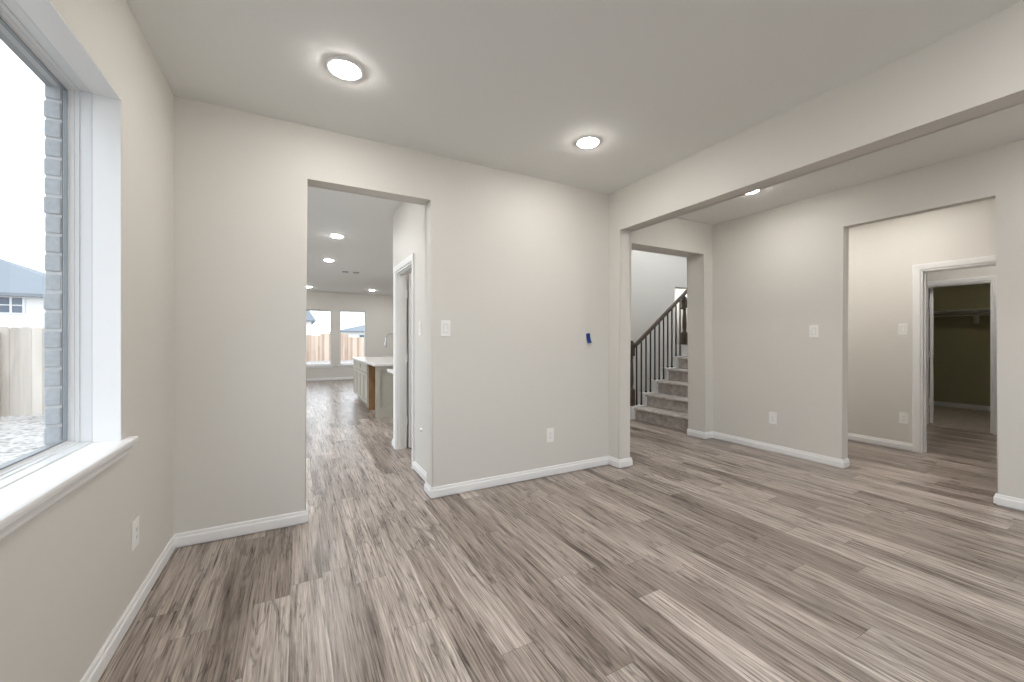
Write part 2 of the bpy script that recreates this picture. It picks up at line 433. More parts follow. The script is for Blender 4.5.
struct(MB().prism([(XL, 0), (KX0, 0), (KX0, OPZ), (KX1, OPZ), (KX1, 0), (BX1, 0), (BX1, H), (XL, H)], XZ, YB, YB2, (1, 2, 3), 0.009)
       .build('wall_back', M['wall'], smooth=True), 'greige back wall with the doorway to the kitchen', 'wall')
struct(MB().prism([(-2.72, BZ), (PY, BZ), (PY, 0), (YS + .02, 0), (YS + .02, H), (-2.72, H)], YZ, BX0, BX1, (0, 1), 0.016)
       .build('beam', M['wall'], smooth=True), 'dropped greige beam with a short pilaster at the back wall', 'beam')
struct(MB().prism([(BX1 - .1, 0), (SX0, 0), (SX0, SZ), (SX1, SZ), (SX1, 0), (XR2, 0), (XR2, 4.1), (BX1 - .1, 4.1)], XZ, YS, YS2, (1, 2, 3), 0.016)
       .build('wall_stair', M['wall'], smooth=True), 'thick greige wall with the opening to the staircase', 'wall')
struct(MB().prism([(-2.72, 0), (RY0, 0), (RY0, RZ), (RY1, RZ), (RY1, 0), (YS, 0), (YS, H), (-2.72, H)], YZ, XR, XR2, (1, 2, 3), 0.007)
       .build('wall_right', M['wall'], smooth=True), 'greige right wall with the wide opening to a small hall', 'wall')
struct(with_window(MB(), 'y', YREAR - .12, YREAR, XL - .12, XR2, 0, H, [(-0.4, 2.6, 0.25, 2.5), (3.3, 4.3, 0.1, 2.15)]).build('wall_rear', M['wall']), 'greige wall behind the camera', 'wall')
# kitchen hall
HY0, HY1, DZ = 3.945, 4.69, 2.045
struct(MB().prism([(YB2, 0), (HY0, 0), (HY0, DZ), (HY1, DZ), (HY1, 0), (YHE, 0), (YHE, H), (YB2, H)], YZ, XH, XH2)
       .build('wall_hall', M['wall']), 'greige hall wall holding the white cased door', 'wall')
struct(MB().box(XH2, 3.0, YHE - .11, YHE, 0, H).build('wall_pantry', M['wall']), 'wall closing the room behind the hall door', 'wall')
struct(MB().box(2.95, 3.06, YS2, 5.6, 0, 4.1).build('wall_stairwell_left', M['wall']), 'wall at the left of the stairwell', 'wall')
struct(MB().box(5.2, 5.32, YF + .12, YK, 0, H).build('wall_kitchen_right', M['wall']), 'right wall of the kitchen', 'wall')
KW = [(0.175, 0.985, 0.47, 2.20), (1.19, 2.0, 0.47, 2.20)]
struct(with_window(MB(), 'y', YK, YK + .15, -0.77, 5.32, 0, H, KW).build('wall_kitchen_back', M['wall']), 'far grey kitchen wall with two tall windows', 'wall')
# stairwell rear wall: niche opening low right, unseen window added high up for daylight
m = MB()
m.box(3.0, 6.69, YF, YF + .12, 0, 3.2); m.box(6.69, 7.6, YF, YF + .12, 0, 1.165); m.box(6.69, 7.6, YF, YF + .12, 2.33, 3.2); m.box(7.6, 8.4, YF, YF + .12, 0, 3.2)
m.box(3.0, 3.4, YF, YF + .12, 3.2, 4.1); m.box(6.4, 8.4, YF, YF + .12, 3.2, 4.1); m.box(3.4, 6.4, YF, YF + .12, 3.9, 4.1); m.box(3.4, 6.4, YF, YF + .12, 3.2, 3.3)
struct(m.build('wall_stairwell', M['wall']), 'tall grey wall behind the stair balustrade', 'wall')
struct(MB().box(8.3, 8.42, 3.4, 7.2, 0, 4.1).build('wall_stairwell_right', M['wall']), 'right end wall of the stairwell', 'wall')
struct(MB().box(5.32, 8.4, 7.1, 7.22, 0, 4.1).build('wall_niche', M['wall']), 'lit wall inside the upper stair opening', 'wall')
struct(MB().box(5.32, 8.4, YF + .12, 7.1, 2.55, 2.65).build('ceiling_niche', M['ceil']), 'low ceiling inside the upper stair opening', 'ceiling')
# small hall, room and closet to the right
VY0, VY1 = 0.985, 1.755
struct(MB().prism([(0.2, 0), (VY0, 0), (VY0, DZ), (VY1, DZ), (VY1, 0), (3.40, 0), (3.40, H), (0.2, H)], YZ, XV, XV2)
       .build('wall_vestibule', M['wall']), 'warm greige hall wall around the white cased doorway', 'wall')
struct(MB().box(XR2, XK + .1, 3.30, 3.42, 0, H).build('wall_vestibule_left', M['wall']), 'left end wall of the small hall', 'wall')
struct(MB().box(XR2, XK + .1, 0.1, 0.2, 0, H).build('wall_vestibule_right', M['wall']), 'right end wall of the small hall', 'wall')
CY0, CY1, CZ = 1.640, 2.305, 2.06
struct(MB().prism([(0.2, 0), (CY0, 0), (CY0, CZ), (CY1, CZ), (CY1, 0), (3.3, 0), (3.3, H), (0.2, H)], YZ, XC, XC2)
       .build('wall_closet_front', M['wall']), 'greige wall around the closet doorway', 'wall')
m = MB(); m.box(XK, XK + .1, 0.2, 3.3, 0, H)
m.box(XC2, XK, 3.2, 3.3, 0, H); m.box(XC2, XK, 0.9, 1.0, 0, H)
struct(m.build('wall_closet', M['closet']), 'closet walls with dim yellow light put into their olive colour', 'wall')

# ------------------------------------------------------------------ baseboards
BASE = [(0, 0.0), (0.0012, 0.0), (0.0012, 0.012), (0.0145, 0.012), (0.0145, 0.058), (0.0125, 0.065), (0.0095, 0.068), (0.0085, 0.081), (0.005, 0.088), (0, 0.088)]
def base(name, path, label, h=0.0):
    o = MB().sweep(path, BASE, XY).build(name, M['trim'])
    return struct(o, label, 'baseboard')
# path runs with the room on its left
base('baseboard_back_left', [(KX0, YB2), (KX0, YB), (XL, YB), (XL, YREAR)][0:4], 'white baseboard round the left corner under the window')
base('baseboard_back', [(BX1, YS), (BX1, PY), (BX0, PY), (BX0, YB), (KX1, YB), (KX1, YB2), (XH, YB2), (XH, HY0 - .062)], 'white baseboard along the back wall and pilaster')
base('baseboard_right', [(XR2, RY1), (XR, RY1), (XR, YS), (SX1, YS), (SX1, YS2)], 'white baseboard along the right wall to the stair opening')
base('baseboard_right_near', [(XR, YREAR), (XR, RY0), (XR2, RY0)], 'short white baseboard at the right edge of the wide opening')
base('baseboard_hall', [(XH, HY1 + .062), (XH, YHE), (XH2 + .05, YHE)], 'white baseboard at the end of the hall wall')
base('baseboard_vestibule', [(XV, VY1 + .066), (XV, 3.3)], 'white baseboard in the small hall left of its door')
base('baseboard_kitchen', [(5.2, YK), (XL, YK)], 'white baseboard under the far kitchen windows')
o = base('baseboard_closet', [(XK, 1.0), (XK, 3.2)], 'baseboard at the back of the dim closet'); o.location.z = .012

# ------------------------------------------------------------------ windows
def rect_frame(mb, a0, a1, b0, b1, prof, to3d):
    """closed mitred frame; profile o measured inwards from the rectangle"""
    return mb.sweep([(a0, b0), (a1, b0), (a1, b1), (a0, b1)], prof, to3d, closed=True)

w1 = struct_root('window_1', 'large white framed window in the left wall with a deep sill', 'window', (XL, WY0, WZ0))
def wl_(a, b, t): return Vector((t, a, b)) - Vector((XL, WY0, WZ0))
# vinyl frame: stepped profile (inwards, x)
X0 = XL - .168
prof = [(0, X0), (0, XL - .088), (.004, XL - .089), (.005, XL - .092), (.005, XL - .124), (.009, XL - .126), (.010, XL - .138), (.014, XL - .140), (.015, XL - .152), (.020, XL - .154), (.022, X0)]
rect_frame(MB(), WY0, WY1, WZ0 + .012, WZ1, prof, wl_).build('frame', M['vinyl'], w1)
gy0, gy1, gz0, gz1 = WY0 + .021, WY1 - .021, WZ0 + .033, WZ1 - .021
rect_frame(MB(), gy0, gy1, gz0, gz1, [(0, XL - .166), (0, XL - .155), (.005, XL - .155), (.005, XL - .166)], wl_).build('glazing_bead', paint('grey_spacer', (0.25, 0.27, 0.29), 0.4), w1)
MB().box(-.164, -.160, gy0 - WY0, gy1 - WY0, gz0 - WZ0, gz1 - WZ0).build('pane', M['glass'], w1)
# white jamb liners of the reveal
m = MB()
for (y0, y1, z0, z1) in ((WY1 - .006, WY1 - .0005, WZ0 + .012, WZ1 - .0005), (WY0 + .0005, WY0 + .006, WZ0 + .012, WZ1 - .0005), (WY0 + .006, WY1 - .006, WZ1 - .006, WZ1 - .0005)):
    m.box(-.0875, -.0006, y0 - WY0, y1 - WY0, z0 - WZ0, z1 - WZ0)
m.build('reveal_lining', M['trim'], w1)
# stool with rounded nose and ears, apron moulding below
m = MB()
m.box(-.119, .0, .003, WY1 - WY0 - .003, -.0, .012)
m.prism([(0.0, -.012), (.030, -.012), (.036, -.008), (.038, 0.0), (.036, .008), (.030, .012), (0.0, .012)],
        lambda a, b, t: Vector((a, t, b)), -.07, WY1 - WY0 + .07)
m.build('stool', M['trim'], w1, True)
MB().prism([(0, -.012), (.026, -.012), (.026, -.022), (.018, -.030), (.014, -.042), (.014, -.052), (.008, -.062), (0, -.062)],
           lambda a, b, t: Vector((a, t, b)), -.055, WY1 - WY0 + .055).build('apron', M['trim'], w1)

def simple_window(name, label, axis, a0, a1, z0, z1, t0, t1, sill_dir, sill=True):
    w = struct_root(name, label, 'window')
    to = (lambda a, b, t: Vector((t, a, b))) if axis == 'x' else (lambda a, b, t: Vector((a, t, b)))
    rect_frame(MB(), a0, a1, z0, z1, [(0, t0), (0, t1), (.045, t1), (.045, t0)], to).build('frame', M['vinyl'], w)
    tm = (t0 + t1) / 2
    m = MB()
    if axis == 'x': m.box(tm - .003, tm + .003, a0 + .04, a1 - .04, z0 + .04, z1 - .04)
    else: m.box(a0 + .04, a1 - .04, tm - .003, tm + .003, z0 + .04, z1 - .04)
    m.build('pane', M['glass'], w)
    return w
w2 = simple_window('window_2', 'left one of the two tall windows in the far kitchen wall', 'y', KW[0][0], KW[0][1], .47, 2.20, YK + .06, YK + .12, -1)
w3 = simple_window('window_3', 'right one of the two tall windows in the far kitchen wall', 'y', KW[1][0], KW[1][1], .47, 2.20, YK + .06, YK + .12, -1)
for w, (a0, a1, z0, z1) in zip((w2, w3), KW):
    MB().box(a0 - .05, a1 + .05, YK - .035, YK + .058, z0 - .022, z0 + .003, .004, 1).build('stool', M['trim'], w)
    MB().box(a0 - .03, a1 + .03, YK - .015, YK, z0 - .075, z0 - .022).build('apron', M['trim'], w)
for k, (nm, pos) in enumerate((('window_added_4', 'nearest'), ('window_added_5', 'middle'), ('window_added_8', 'farthest'))):  # side windows out of view, added to bring daylight into kitchen and hall
    simple_window(nm, pos + ' side window of the family room, unseen and added for daylight', 'x', FWY[k][0], FWY[k][1], .1, 2.35, XL - .18, XL - .13, 1)
w6 = simple_window('window_added_6', 'unseen rear window added for daylight behind the camera', 'y', -0.4, 2.6, .25, 2.5, YREAR - .10, YREAR - .05, 1)  # made up opening that fills the front room with daylight
simple_window('window_added_9', 'unseen second window of the front room, added for side daylight', 'x', -2.2, -0.2, WZ0, WZ1, XL - .18, XL - .13, 1)  # out of view, put in for cool daylight from the side
simple_window('window_added_10', 'unseen glazed door behind the camera, added for daylight in the strip', 'y', 3.3, 4.3, .1, 2.15, YREAR - .10, YREAR - .05, 1)  # added glazing that lights the strip beyond the beam
w7 = simple_window('window_added_7', 'unseen high stairwell window added for daylight', 'y', 3.4, 6.4, 3.3, 3.9, YF + .04, YF + .10, 1)  # added out of sight to send daylight down on the stairs

# ------------------------------------------------------------------ doors with casings
CAS = [(0.002, 0), (0.002, .010), (.008, .0125), (.046, .018), (.060, .018), (.063, .015), (.063, 0)]
def casing(root, xface, y0, y1, z1, out):
    """white mouldings round an opening in a wall x = xface; out = -1 towards -x"""
    to = lambda a, b, t: Vector((xface + out * t, a, b))
    # path with the opening on its right, so that profile o grows outwards
    MB().sweep([(y1, 0), (y1, z1), (y0, z1), (y0, 0)][::-1], [(o, k) for o, k in CAS], to).build('casing', M['trim'], root)
def jamb(root, x0, x1, y0, y1, z1, stop_x):
    m = MB()
    m.box(x0, x1, y1 - .018, y1 - .0005, 0, z1 - .0005); m.box(x0, x1, y0 + .0005, y0 + .018, 0, z1 - .0005); m.box(x0, x1, y0 + .018, y1 - .018, z1 - .018, z1 - .0005)
    m.box(stop_x - .016, stop_x + .016, y1 - .029, y1 - .018, 0, z1 - .018); m.box(stop_x - .016, stop_x + .016, y0 + .018, y0 + .029, 0, z1 - .018)
    m.box(stop_x - .016, stop_x + .016, y0 + .029, y1 - .029, z1 - .029, z1 - .018)
    m.build('jamb', M['trim'], root)
def leaf(root, hinge, ang, w, h, z0=.012, thick=.035):
    """two-panel door leaf: from the hinge along angle ang, thickness to the left"""
    hg = bpy.data.objects.new('leaf_pivot', None)
    m = MB(); m.box(0, w, 0, thick, 0, h)
    for zz0, zz1 in ((.14, .86), (1.0, h - .14)):
        for yy in (-.004, thick):
            m.sweep([(.12, zz0), (w - .12, zz0), (w - .12, zz1), (.12, zz1)], [(0, 0), (.006, .004), (.024, .004), (.03, 0)],
                    (lambda Y: (lambda a, b, t: Vector((a, Y + (t if Y > 0 else .004 - t), b))))(yy), closed=True)
    o = m.build('leaf', M['trim'], root)
    bpy.data.objects.remove(hg)
    o.location = (hinge[0], hinge[1], z0); o.rotation_euler = (0, 0, ang)
    return o
def hinges(root, x, y, zs):
    for z in zs:
        m = MB(); m.lathe([(.007, -.045), (.007, .045)], (x, y, z), 12)
        m.box(x - .034, x, y + .004, y + .0065, z - .044, z + .044)
        m.build('hinge', M['plate'], root, True)

d1 = struct_root('door_1', 'white cased hall door standing open beside the kitchen', 'door')
casing(d1, XH, HY0, HY1, DZ, -1)
jamb(d1, XH, XH2, HY0, HY1, DZ, XH + .045)
leaf(d1, (XH2 + .022, HY1 - .062), math.radians(0.5), .70, 2.015)
hinges(d1, XH2 + .002, HY1 - .0255, (.33, 1.05, 1.80))

d2 = struct_root('door_2', 'white cased doorway in the small hall on the right', 'door')
casing(d2, XV, VY0, VY1, DZ, -1)
jamb(d2, XV, XV2, VY0, VY1, DZ, XV + .06)
casing(d2, XV2, VY0, VY1, DZ, 1)

d3 = struct_root('door_3', 'white closet door frame beyond the small hall', 'door')
casing(d3, XC, CY0, CY1, CZ, -1)
jamb(d3, XC, XC2, CY0, CY1, CZ, XC + .045)
leaf(d3, (XC2 + .012, CY1 - .062), math.radians(15.5), .58, 2.02, z0=.024)
hinges(d3, XC2 + .002, CY1 - .0255, (.35, 1.05, 1.80))

# ------------------------------------------------------------------ closet shelf and rod
cs = thing('closet_shelf', 'white closet shelf with hanging rod across the dim closet back', 'shelf', (XK, 2.4, 1.78))
MB().box(-.32, -.002, -1.38, .78, 0, .019, .002, 1).build('shelf_board', M['trim'], cs)
MB().box(-.02, -.001, -1.38, .78, -.085, -.001).build('cleat', M['trim'], cs)
MB().tube([(-.27, -1.38, -.055), (-.27, .78, -.055)], .016, 12).build('hanging_rod', M['steel'], cs, True)
m = MB(); m.box(-.30, -.0205, -.085, -.066, -.018, 0); m.box(-.034, -.0205, -.110, -.04, -.23, -.018, .002, 1)
m.tube([(-.27, -.075, -.02), (-.275, -.075, -.075), (-.03, -.075, -.21)], .007, 8)
m.build('bracket', M['plate'], cs)

# ------------------------------------------------------------------ recessed downlights
DL = [
    ((0.234, 2.353), 'round downlight glowing in the front room ceiling near the window', 'lens'),
    ((1.920, 2.357), 'round downlight glowing in the front room ceiling near the beam', 'lens'),
    ((0.234, 0.05), 'round downlight above the camera on the window side', 'lens'),
    ((1.920, 0.05), 'round downlight above the camera on the beam side', 'lens'),
    ((3.958, 2.36), 'downlight half hidden behind the dropped beam', 'lens'),
    ((3.93, 0.2), 'downlight in the strip of ceiling right of the beam, outside the frame', 'lens'),
    ((0.51, 6.19), 'nearest and largest downlight seen through the kitchen doorway', 'lens_cool'),
    ((0.53, 8.12), 'second downlight in the kitchen ceiling, before the vent', 'lens_cool'),
    ((0.31, 12.45), 'far kitchen downlight above the left tall window', 'lens_cool'),
    ((1.98, 12.4), 'far kitchen downlight above the right tall window', 'lens_cool'),
    ((7.35, 1.65), 'unseen downlight added to light the room before the closet', 'lens'),  # lamp put in so that light reaches the closet threshold
    ((9.3, 1.9), 'unseen dim downlight added inside the closet', 'lens_dim'),  # made up lamp that lifts the closet a little
    ((0.18, 4.02), 'unseen hall downlight added just behind the header of the kitchen doorway', 'lens_cool'),  # added out of view to brighten the hall wall and door jamb
    ((2.0, 4.0), 'downlight of the small room behind the hall door', 'lens'),
    ((3.3, 8.1), 'kitchen downlight over the hidden side of the island', 'lens_cool'),
    ((3.3, 10.5), 'added kitchen downlight past the island, hidden by the hall wall', 'lens_cool'),  # this and the following kitchen lamps are added to brighten the far room
    ((3.3, 12.4), 'added kitchen downlight in the far hidden corner', 'lens_cool'),
    ((2.05, 6.2), 'added kitchen downlight behind the end of the hall wall', 'lens_cool'),
    ((-0.32, 10.4), 'added family room downlight hidden left of the doorway', 'lens_cool'),  # both family room lamps are added for a brighter kitchen
    ((-0.32, 6.2), 'added family room downlight near the hall, hidden left of the doorway', 'lens_cool'),
    ((5.42, 2.85), 'unseen downlight added at the far end of the small hall', 'lens'),  # extra lamp added to brighten the small hall wall
    ((5.42, 1.75), 'downlight of the small hall, hidden above its opening', 'lens'),
]
proto = None
lens_mesh = {}
for (x, y), lab, mat in DL:
    if proto is None:
        r = thing('recessed_downlight', lab, 'downlight', (x, y, H), 'recessed ceiling downlights')
        ring = MB().lathe([(.074, 0), (.0745, -.006), (.082, -.0085), (.094, -.007), (.101, -.0015), (.102, 0)], (0, 0, 0), 40).build('trim_ring', M['trim'], r, True)
        lens = MB().lathe([(.0738, -.0006), (.0735, -.006), (.067, -.013), (.05, -.019), (.025, -.0215), (.004, -.022)], (0, 0, 0), 40).build('lens', M['lens'], r, True)
        l2 = lens.data.copy(); l2.materials[0] = M['lens_cool']
        l3 = lens.data.copy(); l3.materials[0] = M['lens_dim']
        lens_mesh = {'lens': lens.data, 'lens_cool': l2, 'lens_dim': l3}
        proto = (r, ring, lens)
    else:
        r = proto[0].copy(); COL.objects.link(r); r.location = (x, y, H); r['label'] = lab
        for c in proto[1:]:
            k = c.copy(); COL.objects.link(k); k.parent = r
            if c is proto[2]: k.data = lens_mesh[mat]
# lamp inside the upper stair opening, and unseen ones added to brighten the stairs
for loc, lab in (((7.95, 6.6, 2.55), 'downlight inside the lit opening above the stairs'), ((4.7, 4.2, 4.1), 'added downlight in the high ceiling over the first steps'), ((3.75, 4.85, 4.1), 'added downlight in the high ceiling over the entry'), ((5.8, 4.85, 4.1), 'added downlight in the high ceiling over the landing')):
    r = proto[0].copy(); COL.objects.link(r); r.location = loc; r['label'] = lab
    for c in proto[1:]:
        k = c.copy(); COL.objects.link(k); k.parent = r
        if c is proto[2]: k.data = lens_mesh['lens_cool']

# ------------------------------------------------------------------ ceiling vent
v = thing('ceiling_vent', 'white air vent with dark louvre gaps in the kitchen ceiling', 'vent', (1.05, 9.34, H))
m = MB(); m.sweep([(-.19, -.13), (.19, -.13), (.19, .13), (-.19, .13)], [(0, 0), (0, -.004), (.022, -.008), (.024, 0)], XY, closed=True)
m.box(-.05, .05, -.108, .108, -.006, -.0005)
m.build('frame', M['trim'], v)
for x0, x1 in ((-.166, -.0505), (.0505, .166)):
    MB().box(x0, x1, -.106, .106, -.0022, -.0006).build('louvre_gap', M['slot'], v)
    for i in range(3):
        x = x0 + .026 + i * .028
        MB().box(x, x + .006, -.106, .106, -.007, -.0023).build('louvre', M['trim'], v)

# ------------------------------------------------------------------ switches and outlets
def plate(name, label, cat, pos, nrm, rocker=True, group=None, w=.081, h=.130):
    """wall plate facing nrm ('-y', '-x' or '+x')"""
    r = thing(name, label, cat, pos, group)
    r.rotation_euler = (0, 0, {'-y': 0, '-x': -PI / 2, '+x': PI / 2}[nrm])
    MB().box(-w / 2, w / 2, -.006, 0, -h / 2, h / 2, .0025, 2).build('cover_plate', M['plate'], r)
    if cat == 'light switch':
        m = MB(); m.prism([(-.0065, -.033), (-.0065, .033), (-.0105, .033), (-.0075, 0), (-.0085, -.033)], lambda a, b, t: Vector((t, a, b)), -.0165, .0165)
        m.build('rocker', M['plate'], r)
        MB().sweep([(-.0175, -.034), (.0175, -.034), (.0175, .034), (-.0175, .034)], [(0, 0), (0, .0004), (-.001, .0004), (-.001, 0)],
                   lambda a, b, t: Vector((a, -.006 - t, b)), closed=True).build('gap', M['slot'], r)
    elif cat == 'outlet':
        MB().box(-.0165, .0165, -.0085, -.006, -.033, .033, .001, 1).build('socket_face', M['plate'], r)
        for zc in (.018, -.018):
            MB().box(-.008, -.006, -.0089, -.0084, zc - .004, zc + .005).build('slot', M['slot'], r)
            MB().box(.006, .008, -.0089, -.0084, zc - .004, zc + .004).build('slot', M['slot'], r)
            MB().lathe([(.0022, -.0089), (.0022, -.0084)], (0, 0, zc - .009), 10, 'y').build('slot', M['slot'], r)
    for zc in (h / 2 - .012, -h / 2 + .012):
        MB().lathe([(.003, -.0066), (.003, -.0058)], (0, 0, zc), 10, 'y').build('screw', M['plate'], r)
    return r
SW, OU = 'light switches on the walls', 'electrical outlets on the walls'
plate('light_switch', 'white light switch on the back wall right of the kitchen doorway', 'light switch', (1.063, YB, 1.356), '-y', True, SW)
plate('light_switch', 'white light switch on the hall wall just inside the kitchen doorway', 'light switch', (XH, 3.665, 1.37), '-x', True, SW)
plate('light_switch', 'white light switch on the right wall beside the wide opening', 'light switch', (XR, 2.15, 1.352), '-x', True, SW)
plate('light_switch', 'white light switch beside the cased door in the small hall', 'light switch', (XV, 1.90, 1.385), '-x', True, SW)
plate('outlet', 'white outlet low on the back wall between doorway and pilaster', 'outlet', (2.076, YB, .378), '-y', False, OU)
plate('outlet', 'white outlet low on the left wall below the window sill', 'outlet', (XL, 2.44, .375), '+x', False, OU)
plate('outlet', 'white outlet low on the right wall between the two openings', 'outlet', (XR, 2.554, .384), '-x', False, OU)
plate('outlet', 'white outlet low beside the cased door in the small hall', 'outlet', (XV, 1.893, .366), '-x', False, OU)
ds = thing('door_stop', 'small round white bumper low on the hall wall inside the kitchen doorway', 'door stop', (XH, 3.63, .435))
MB().lathe([(.018, 0), (.018, -.006), (.012, -.014), (.004, -.016)], (0, 0, 0), 20, 'x').build('bumper', M['plate'], ds, True)

# strip of blue tape, its lower end curling off the wall
m = MB(); prof = []
for i in range(15):
    t = i / 14; z = .052 - .095 * t
    off = .0012 + (.016 * max(0, (t - .35) / .65) ** 2)
    prof.append((off, z))
prof2 = [(o + .0012, z) for o, z in prof]
m.prism([(-o, z) for o, z in prof] + [(-o, z) for o, z in reversed(prof2)], lambda a, b, t: Vector((t, a, b)), -.024, .025)
o = m.build('tape_strip', M['tape']); o.location = (2.528, YB, 1.275); o.rotation_euler = (0, math.radians(-7), 0)
tag(o, 'short strip of blue painter tape curling off the back wall', 'tape')

# ------------------------------------------------------------------ staircase
ST = thing('staircase', 'carpeted staircase with dark wood handrail and black iron balusters', 'staircase', (4.74, 4.1, 0))
def sl(p): return Vector(p) - Vector((4.74, 4.1, 0))
RISE, RUN, X1 = .194, .258, 4.745
YN, YFAR = YS2 + .002, 4.655
def step_profile(k, run):
    x = X1 + RUN * (k - 1); z0 = RISE * (k - 1); z1 = RISE * k
    pts = [(x, z0)]
    pts.append((x, z1 - .045)); pts.append((x - .014, z1 - .040))
    for i in range(7):
        a = -PI / 2 - .5 + (PI + .0) * -i / 6 * .82
        pts.append((x - .012 + .022 * math.cos(a), z1 - .022 + .022 * math.sin(a)))
    pts.append((x + .01, z1)); pts.append((x + run, z1)); pts.append((x + run, z0))
    return pts
for k in range(1, 6):
    MB().prism(step_profile(k, RUN if k < 6 else 1), lambda a, b, t: sl((a, t, b)), YN, YFAR).build('step', M['carpet'], ST, True)
pts = step_profile(6, 1.9)
MB().prism(pts, lambda a, b, t: sl((a, t, b)), YN, YFAR).build('landing', M['carpet'], ST, True)
# white stepped stringer and its caps
SP = [(X1 - .075, 0), (X1 - .075, RISE + .0)]
for k in range(1, 7):
    x = X1 + RUN * (k - 1)
    if k > 1: SP += [(x - .055, RISE * (k - 1)), (x - .055, RISE * k)]
SP += [(X1 + 5 * RUN + 1.9, RISE * 6), (X1 + 5 * RUN + 1.9, 0)]
MB().prism(SP, lambda a, b, t: sl((a, t, b)), YFAR + .001, 4.765).build('stringer', M['trim'], ST)
for k in range(1, 7):
    x = X1 + RUN * (k - 1) - (.075 if k == 1 else .055)
    xe = X1 + RUN * k - .055 if k < 6 else x + .22
    MB().box(x - .012 - 4.74, xe - 4.74, YFAR - .006 - 4.1, 4.775 - 4.1, RISE * k, RISE * k + .016, .004, 1).build('tread_cap', M['trim'], ST)
def newel(x, z0, z1):
    m = MB(); hw = .042; lx, ly = x - 4.74, 4.71 - 4.1
    m.box(lx - hw, lx + hw, ly - hw, ly + hw, z0, z0 + .25 * (z1 - z0), .004, 1)
    a, b = z0 + .25 * (z1 - z0), z0 + .76 * (z1 - z0); L = b - a
    m.lathe([(.036, 0), (.041, .02 * L), (.030, .05 * L), (.024, .09 * L), (.034, .16 * L), (.037, .3 * L), (.031, .6 * L), (.026, .82 * L), (.024, .9 * L), (.036, .93 * L), (.026, .97 * L), (.036, L)], (lx, ly, a), 20)
    m.box(lx - hw, lx + hw, ly - hw, ly + hw, b, z1 - .06, .004, 1)
    m.lathe([(.03, 0), (.05, .008), (.05, .022), (.03, .03), (.034, .042), (.028, .055), (.008, .06)], (lx, ly, z1 - .06), 20)
    m.build('newel_post', M['dark'], ST, True)
newel(4.715, RISE + .016, 1.255)
newel(5.975, RISE * 6 + .016, 2.025)
# handrail
RX0, RZ0, RX1, RZ1 = 4.785, 1.165, 6.15, 2.208
def rail_z(x): return RZ0 + (x - RX0) * (RZ1 - RZ0) / (RX1 - RX0)
hp = [(-.028, -.03), (.028, -.03), (.030, -.012), (.022, -.004), (.031, .010), (.026, .026), (.010, .033), (-.010, .033), (-.026, .026), (-.031, .010), (-.022, -.004), (-.030, -.012)]
m = MB(); A = [m.bm.verts.new(sl((RX0, 4.71 + a, RZ0 + b))) for a, b in hp]; B = [m.bm.verts.new(sl((RX1, 4.71 + a, RZ1 + b))) for a, b in hp]
for i in range(len(hp)):
    j = (i + 1) % len(hp); m.bm.faces.new((A[i], A[j], B[j], B[i]))
m.bm.faces.new(A); m.bm.faces.new(B[::-1]); m.build('handrail', M['dark'], ST)
MB().box(5.86 - 4.74, 5.95 - 4.74, .595, .625, 1.795, 1.82).build('rail_bracket', M['dark'], ST)
for x in (4.83, 4.935, 5.04, 5.143, 5.245, 5.348, 5.45, 5.553, 5.656, 5.757, 5.86):
    k = max(q for q in range(1, 7) if x >= X1 + RUN * (q - 1) - (.075 if q == 1 else .06))
    zb = RISE * k + .0158; zt = rail_z(x) - .022; lx = x - 4.74; ly = .61
    m = MB(); m.box(lx - .0085, lx + .0085, ly - .0085, ly + .0085, zb, zt)
    m.box(lx - .014, lx + .014, ly - .014, ly + .014, zb, zb + .022, .003, 1)
    m.build('baluster', M['iron'], ST)

# ------------------------------------------------------------------ kitchen island, counter, faucet
IX0, IX1, IY0, IY1, IZ = 1.128, 2.15, 6.72, 9.55, .875
isl = thing('kitchen_island', 'greige kitchen island cabinet with an empty dishwasher bay at its near end', 'kitchen island', (IX0, IY0, 0))
def il(x0, x1, y0, y1, z0, z1): return (x0 - IX0, x1 - IX0, y0 - IY0, y1 - IY0, z0, z1)
T = IZ - .04
m = MB()
m.box(*il(IX0 + .62, IX1, IY0 + .021, IY1, 0, T)); m.box(*il(IX0 + .02, IX0 + .62, IY0 + .85, IY1, .10, T)); m.box(*il(IX0 + .09, IX0 + .62, IY0 + .85, IY1, 0, .10))
m.build('carcass', M['cab'], isl)
m = MB(); m.box(*il(IX0 + .002, IX0 + .60, IY0 + .022, IY0 + .04, 0, T)); m.box(*il(IX0 + .02, IX0 + .60, IY0 + .83, IY0 + .848, 0, T)); m.box(*il(IX0 + .60, IX0 + .618, IY0 + .022, IY0 + .848, 0, T))
m.build('dishwasher_bay', M['raw'], isl)
m = MB(); m.box(*il(IX0, IX1, IY0, IY0 + .02, 0, T))
for (a0, a1) in ((IX0, IX0 + .07), (IX0 + .46, IX0 + .53), (IX1 - .07, IX1)):
    m.box(*il(a0, a1, IY0 - .022, IY0 - .0005, .0, T))
for (a0, a1) in ((IX0 + .0705, IX0 + .4595), (IX0 + .5305, IX1 - .0705)):
    m.box(*il(a0, a1, IY0 - .022, IY0 - .0005, 0, .17)); m.box(*il(a0, a1, IY0 - .022, IY0 - .0005, T - .08, T))
m.box(*il(IX0, IX1, IY0 - .034, IY0 - .0225, 0, .085))
m.build('end_panel', M['cab'], isl)
def shaker(name, y0, y1, z0, z1, rail=.055):
    m = MB(); x = IX0 + .019
    m.box(*il(x - .010, x, y0, y1, z0, z1))
    for b in ((y0, y0 + rail, z0, z1), (y1 - rail, y1, z0, z1), (y0 + rail, y1 - rail, z0, z0 + rail), (y0 + rail, y1 - rail, z1 - rail, z1)):
        m.box(*il(x - .022, x - .0105, *b))
    m.build(name, M['cab'], isl)
yy = IY0 + .855
cw = (IY1 - yy) / 2
